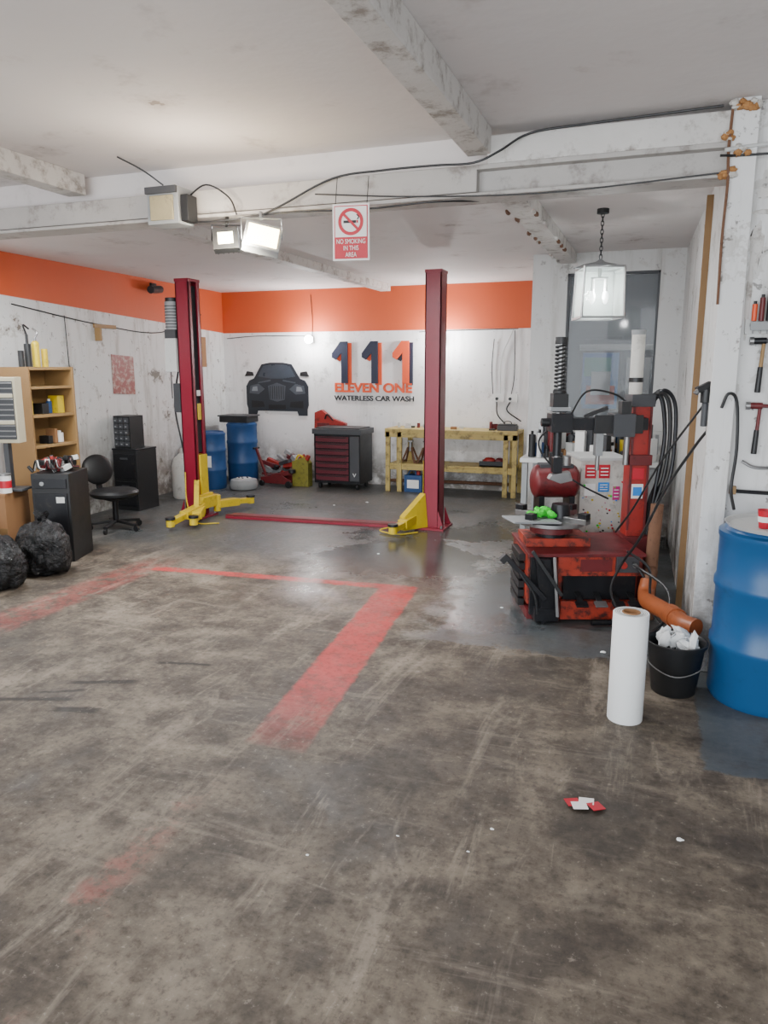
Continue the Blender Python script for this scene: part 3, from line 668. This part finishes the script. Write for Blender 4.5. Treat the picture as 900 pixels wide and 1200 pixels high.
b.b2(.42,.50,.095,.10,.72,.82,WH);b.b2(.43,.49,.09,.096,.74,.80,CY);b.b2(.42,.50,.095,.10,.85,.93,RS)
b.tube([(.3,-.38,.40),(.36,-.44,.3),(.40,-.40,.15),(.42,-.2,.1),(.5,0,.15)],.008,BK)
b.tube([(-.02,.1,1.28),(.1,.15,1.44),(.3,.2,1.42),(.40,.2,1.35)],.007,BK)
b.tube([(-.1,.12,1.24),(-.2,.2,1.1),(-.12,.2,.95),(.1,.2,.8),(.3,.2,.7)],.007,BK)
b.done(.003)
b=B('cleaning_cloth',HF(1.03,4.75,.655),YAW)
random.seed(5)
for i in range(9): b.sph((random.uniform(-.07,.07),random.uniform(-.04,.04),random.uniform(0,.02)),(.045,.03,.02),GREEN,14,10,rot=(random.random(),random.random(),random.random()*3),jit=.15)
b.done(0)
b=B('parts_washer_cabinet',HF(1.62,5.60),YAW)
b.b2(-.18,.16,-.2,.2,0,.93,DW);b.b2(-.19,.17,-.21,.21,.93,.95,LG)
random.seed(9)
def stick(x,z,w,h,m):
    b.b2(x,x+w,-.206,-.2,z,z+h,m)
    if m is not WH:
        for q in range(3): b.b2(x+w*.15,x+w*.85,-.209,-.206,z+h*(.2+.25*q),z+h*(.28+.25*q),WH)
stick(-.15,.80,.08,.10,RS);stick(-.05,.80,.08,.10,RS);stick(-.15,.67,.08,.09,WH);stick(-.05,.70,.08,.07,CY);stick(.06,.64,.05,.10,MAG)
for i in range(60):
    x=random.uniform(-.16,.14);z=random.uniform(.25,.78);b.cyl((x,-.212,z),(x,-.2,z),random.uniform(.003,.009),random.choice([RS,CY,GREEN,MAG,YE,BK,CY]),seg=8)
b.done(.003)
b=B('air_tank',HF(1.25,5.40),YAW)
b.cyl((-.13,0,.78),(.13,0,.78),.12,RDD,seg=28);b.sph((-.13,0,.78),(.05,.12,.12),RDD);b.sph((.13,0,.78),(.05,.12,.12),RDD)
b.b2(-.13,-.09,-.1,.1,0,.68,BKM);b.b2(.09,.13,-.1,.1,0,.68,BKM);b.cyl((0,0,.89),(0,0,.99),.05,BK);b.b2(-.12,.12,-.06,.06,.88,.91,DG);b.cyl((.07,-.05,.9),(.07,-.05,.97),.03,GR);b.done(.003)
b=B('workbench',(-.5,6.85,0));b.b2(-.6,.55,-.35,.35,.78,.82,LG)
for x in(-.56,.5):
    for y in(-.31,.31): b.b2(x-.025,x+.025,y-.025,y+.025,0,.78,GP)
b.b2(-.58,.53,-.3,.3,.2,.23,GP);b.b2(-.6,.55,.3,.34,1.0,1.03,LG);b.b2(-.56,-.53,.3,.34,.82,1.0,GP);b.b2(.5,.53,.3,.34,.82,1.0,GP);b.done(.003)
random.seed(21)
b=B('bench_clutter',(-.5,6.85,.82))
for i in range(60):
    m=random.choice([RDD,WH,BK,GR,BLD,CB,LG,BK,DG,WH,DG,YE]);x=random.uniform(-.52,.48);y=random.uniform(-.28,.2)
    h=random.uniform(.05,.30)
    if i%2: b.cyl((x,y,0),(x,y,h),random.uniform(.02,.04),m,seg=14);b.cyl((x,y,h),(x,y,h+.03),.012,BK,seg=10)
    else: b.box((x,y,h/2),(random.uniform(.04,.14),random.uniform(.04,.1),h),m,(0,0,random.uniform(0,3)))
b.done(.002)
b=B('office_poster');b.b2(-.80,-.42,8.55,8.56,1.15,1.75,CY);b.b2(-.78,-.5,8.54,8.55,1.5,1.7,mat('teal_print','#3fa8a0',.5,0,.4,8));b.b2(-.75,-.45,8.54,8.55,1.2,1.4,ORV);b.b2(-.70,-.5,8.535,8.54,1.3,1.55,PAP);b.b2(-.8,-.78,8.55,8.56,0,1.2,DG);b.done()
def hp(l): return [HF(*q) for q in l]
b=B('hose_bundle')
for k in range(7):
    d=.020*k;e=.03*(k%3)
    b.tube(hp([(1.80,5.08+e,1.34),(1.83+d*.4,5.06+e,1.41+d*.3),(1.87+d*.7,5.05+e,1.36),(1.90+d*.6,5.05+e,1.12),(1.87+d*.7,5.05+e,.85),(1.84+d*.2,5.05+e,.62+e),(1.80+d*.3,5.05+e,.45)]),.013,BK if k%2 else BKM)
b.box(HF(1.82,5.12,1.38),(.05,.05,.05),GP,(0,0,YAW))
b.done(0)
b=B('air_hose')
b.tube(hp([(1.64,3.84,1.46),(1.70,3.82,1.36),(1.66,3.95,1.2),(1.58,4.1,.95),(1.50,4.25,.62),(1.45,4.40,.42),(1.40,4.42,.25),(1.46,4.38,.1),(1.55,4.4,.015)]),.008,BK)
b.tube(hp([(1.64,3.84,1.42),(1.52,4.05,1.1),(1.45,4.25,.8),(1.40,4.40,.62)]),.006,BK)
b.done(0)
b=B('air_hose')
b.tube(hp([(1.68,3.74,1.40),(1.70,3.72,1.47),(1.745,3.72,1.43),(1.765,3.72,1.2),(1.755,3.72,1.0),(1.75,3.66,.9)]),.008,BK);b.done(0)
b=B('air_hose')
b.tube(hp([(1.52,4.38,.42),(1.62,4.1,.35),(1.58,4.0,.2),(1.5,4.2,.02),(1.42,4.42,.012)]),.008,BK);b.tube(hp([(1.82,4.95,.45),(1.80,4.9,.3),(1.74,4.7,.1),(1.6,4.5,.03),(1.3,4.45,.025)]),.018,BKM)
b.tube(hp([(1.48,4.40,.5),(1.58,4.3,.42),(1.60,4.3,.25),(1.62,4.2,.12),(1.72,4.0,.1)]),.008,BK)
b.done(0)
b=B('air_gun',HF(1.64,3.84,1.42),YAW);b.cyl((0,0,0),(0,0,.07),.026,BK);b.box((-.01,0,.08),(.08,.045,.03),BK,(0,rad(-25),0));b.cyl((-.055,0,.045),(-.02,0,.085),.013,GR);b.cyl((0,0,-.12),(0,0,0),.016,DG);b.box((.03,.04,.05),(.05,.05,.05),GP);b.done(.003)
b=B('drain_pipe');b.tube([(.02,4.74,.30),(.01,4.70,.24),(.02,4.60,.215),(.07,4.45,.23),(.14,4.27,.25),(.20,4.10,.26),(.265,4.03,.262)],.05,TERR,20)
b.cyl((.14,4.27,.25),(.175,4.17,.257),.058,TERR)
b.tube([(.03,4.92,0),(.03,4.92,.4),(.04,4.94,.75)],.04,RUST,14);b.tube([(.03,4.90,.32),(.02,4.78,.30),(.02,4.72,.27)],.042,RUST,14)
b.done(0)

# ------------------------------------------------------------------ right foreground
b=B('plastic_drum',(.585,3.87,0));drum(b,.262,.86,BL);b.lathe((0,0,0),[(.225,.84),(.2,.842)],BL,40);b.done(0)
b=B('metal_tray',(.59,3.82,.862));b.lathe((0,0,0),[(.22,0),(.24,.004),(.255,.022),(.25,.022),(.233,.008),(.2,.006)],LG,32);b.done(0)
b=B('paper_cup',(.50,3.76,.870));
b.lathe((0,0,0),[(.024,0),(.034,.085),(.036,.085),(.031,.08),(.022,.005)],RS,24);b.cyl((0,0,.03),(0,0,.055),.0305,WH,.0325,24);b.done(0)
b=B('paper_cup',(.56,3.70,.870));
b.lathe((0,0,0),[(.022,0),(.030,.075),(.032,.075),(.028,.07),(.02,.005)],WH,24);b.cyl((0,0,.03),(0,0,.05),.028,RS,.029,24);b.done(0)
b=B('spray_bottle',(.66,3.86,.870));b.cyl((0,0,0),(0,0,.1),.03,BK);b.cyl((0,0,.1),(0,0,.13),.012,RD);b.box((-.02,0,.14),(.06,.02,.025),RD);b.done(.003)
b=B('plastic_film_roll',(-.05,3.40,0))
b.lathe((0,0,0),[(.077,0),(.079,.004),(.079,.512),(.077,.515),(.040,.513),(.036,.513),(.036,.40)],PAP,48)
b.lathe((0,0,0),[(.0405,.50),(.0405,.518),(.034,.518),(.034,.42)],CB,32);
for r in(.05,.058,.066): b.lathe((0,0,0),[(r,.5135),(r+.002,.5155),(r+.004,.5135)],GP,40,False)
b.done(0)
b=B('bucket',(.165,3.80,0))
b.lathe((0,0,0),[(.10,0),(.105,.006),(.136,.25),(.146,.252),(.148,.268),(.140,.27),(.135,.262),(.130,.25),(.1,.02)],BK,40)
b.tube([(-.147,0,.25),(-.12,-.1,.17),(0,-.150,.13),(.12,-.1,.17),(.147,0,.25)],.003,GR);b.done(0)
random.seed(8)
b=B('crumpled_paper',(.165,3.80,.265))
for i in range(26): b.sph((random.uniform(-.08,.08),random.uniform(-.07,.07),random.uniform(-.03,.025)),(random.uniform(.02,.055),random.uniform(.015,.035),random.uniform(.005,.025)),PAP,7,5,rot=(random.random()*3,random.random()*3,0),jit=.35)
b.done(0)
yt=4.18
b=B('screwdriver_rack');b.b2(.40,.75,yt-.06,yt,1.795,1.81,GP);b.b2(.40,.75,yt-.065,yt-.055,1.775,1.815,GP);b.b2(.38,.75,yt-.02,yt,1.76,1.83,LG)
hc=[ORV,RDD,BK,YE,RD,BK,ORV,RD,BK,YE,RD]
for k in range(10):
    x=.415+.032*k;b.cyl((x,yt-.035,1.82),(x,yt-.035,1.90+.03*(k%3)),.012,hc[k],seg=12);b.cyl((x,yt-.035,1.90+.03*(k%3)),(x,yt-.035,1.915+.03*(k%3)),.008,BK,seg=10);b.cyl((x,yt-.035,1.76),(x,yt-.035,1.82),.0035,GR,seg=8)
b.done(.001)
def hammer(x,z,l,m,claw):
    b=B('hammer');b.cyl((x,yt-.03,z-l),(x+.01,yt-.03,z),.010,m,.008,14);b.cyl((x,yt-.03,z-l),(x+.004,yt-.03,z-l*.5),.014,BK,.012,14)
    b.cyl((x-.04,yt-.03,z),(x+.02,yt-.03,z),.016,BKM if not claw else RDD,seg=16);b.cyl((x-.055,yt-.03,z),(x-.035,yt-.03,z),.02,GR,seg=16)
    if claw: b.tube([(x+.02,yt-.03,z),(x+.06,yt-.03,z-.005),(x+.09,yt-.03,z-.03)],.009,RDD)
    else: b.beam((x+.02,yt-.03,z),(x+.07,yt-.03,z),.018,.02,BKM)
    b.tube([(x-.02,yt,z-.02),(x-.02,yt-.04,z-.02)],.004,GR,smooth=False);b.done(.001)
hammer(.46,1.725,.25,WD,False);hammer(.47,1.41,.24,RDD,True)
b=B('tyre_lever');b.tube([(.42,yt-.02,1.13),(.5,yt-.03,1.10),(.7,yt-.02,1.12)],.008,GR);b.done(0)
b=B('wall_pipe');b.tube([(.38,4.16,.975),(.9,4.15,.97)],.010,BKM,smooth=False);b.box((.39,4.16,.98),(.03,.04,.04),WD);b.done(0)
random.seed(12)
b=B('wall_damage_patch');
for (x,z,w,h) in((.40,2.18,.03,.10),(.385,1.95,.012,.2),(.45,2.33,.08,.012),(.43,2.42,.05,.03)): b.sph((x,yt,z),(w,.005,h),M_beamw,12,8,jit=.25)
b.done(0)
b=B('crumpled_wrapper',(-.17,2.61,.004),rad(15))
for (x,y,a,m) in((-.03,0,.3,RS),(.02,.01,-.2,WH),(.05,-.02,.5,RS),(-.01,-.02,.1,WH)): b.box((x,y,.008),(.055,.045,.002),m,(.15*a,.25*a,a))
b.done(0)
random.seed(4)
b=B('floor_debris')
for (x,y,s) in((.17,2.51,.013),(-.45,2.35,.008),(-.75,2.2,.006),(-1.0,2.0,.006),(-.9,4.8,.012),(-.2,4.2,.018),(-.5,2.2,.006),(-2.2,5.9,.012),(-3.2,8.2,.02),(-3.5,7.9,.015)):
    b.sph((x,y,s*.3),(s,s*.7,s*.3),PAP,8,6,jit=.2)
b.done(0)

# ------------------------------------------------------------------ lights
def area(name,loc,sx,sy,en,rot,col=(1,1,1)):
    l=bpy.data.lights.new(name,'AREA');l.shape='RECTANGLE';l.size=sx;l.size_y=sy;l.energy=en;l.color=col
    o=bpy.data.objects.new(name,l);bpy.context.collection.objects.link(o);o.location=loc;o.rotation_euler=rot;return o
def point(name,loc,en,r=.05,col=(1,1,1)):
    l=bpy.data.lights.new(name,'POINT');l.energy=en;l.shadow_soft_size=r;l.color=col
    o=bpy.data.objects.new(name,l);bpy.context.collection.objects.link(o);o.location=loc;return o
def spot(name,loc,en,rot,ang,col,r=.08):
    l=bpy.data.lights.new(name,'SPOT');l.energy=en;l.spot_size=ang;l.spot_blend=.8;l.color=col;l.shadow_soft_size=r
    o=bpy.data.objects.new(name,l);bpy.context.collection.objects.link(o);o.location=loc;o.rotation_euler=rot;return o
w=bpy.data.worlds.new('w');bpy.context.scene.world=w;w.use_nodes=True
bg=w.node_tree.nodes['Background'];bg.inputs[0].default_value=(.90,.95,1,1);bg.inputs[1].default_value=7.2
po=area('door_daylight_portal',(-1.6,-2.45,1.4),7.4,2.8,1,(rad(90),0,0));po.data.cycles.is_portal=True
def added_batten(x,y,z,L,en):  # unseen tube fixture with area light, added to brighten the room
    b=B('added_batten_light',(x,y,z));sx,sy=L/2,.05
    b.b2(-sx,sx,-sy,sy,-.05,0,WH);b.cyl((-sx*.97,0,-.065),(sx*.97,0,-.065),.015,emis('tube','#f4f8ff',8));b.b2(-sx,-sx+.03,-.03,.03,-.09,-.05,WH);b.b2(sx-.03,sx,-.03,.03,-.09,-.05,WH);b.done(.004)
    area('added_batten_glow',(x,y,z-.10),2*sx,2*sy,en,(0,0,0),(.95,.98,1))
added_batten(-2.6,.4,ZF,1.5,20)  # added overhead, out of frame
added_batten(-4.6,4.52,ZBk,1.2,75);added_batten(-2.2,4.52,ZBk,1.2,80)  # added pair hidden behind the steel beam to light the back bay
point('wall_bulb_glow',(-4.54,9.38,1.97),52,.05);point('wall_bulb_glow',(-2.66,9.38,1.95),52,.05)
spot('flood_glow',(-2.28,3.90,2.29),120,(rad(65),0,rad(35)),rad(150),(1,.9,.72))
spot('flood_glow',(-2.50,3.92,2.31),30,(rad(72),0,rad(160)),rad(140),(1,.95,.8))
point('flood_ceiling_fill',(-2.45,3.65,2.40),20,.1,(1,.84,.66))  # point light added beside the floods to brighten the ceiling
point('lantern_glow',(-.43,5.5,2.10),14,.04)
point('office_bulb',(-.4,8.2,2.4),4,.1)

# ------------------------------------------------------------------ camera
cam=bpy.data.cameras.new('camera');co=bpy.data.objects.new('camera',cam);bpy.context.collection.objects.link(co)
co.location=(0,0,1.6);cam.sensor_fit='VERTICAL';cam.sensor_height=36;cam.lens=36*873/1200;cam.clip_start=.05
co.rotation_euler=(rad(90)-math.atan(170/873),0,YAW)
bpy.context.scene.camera=co
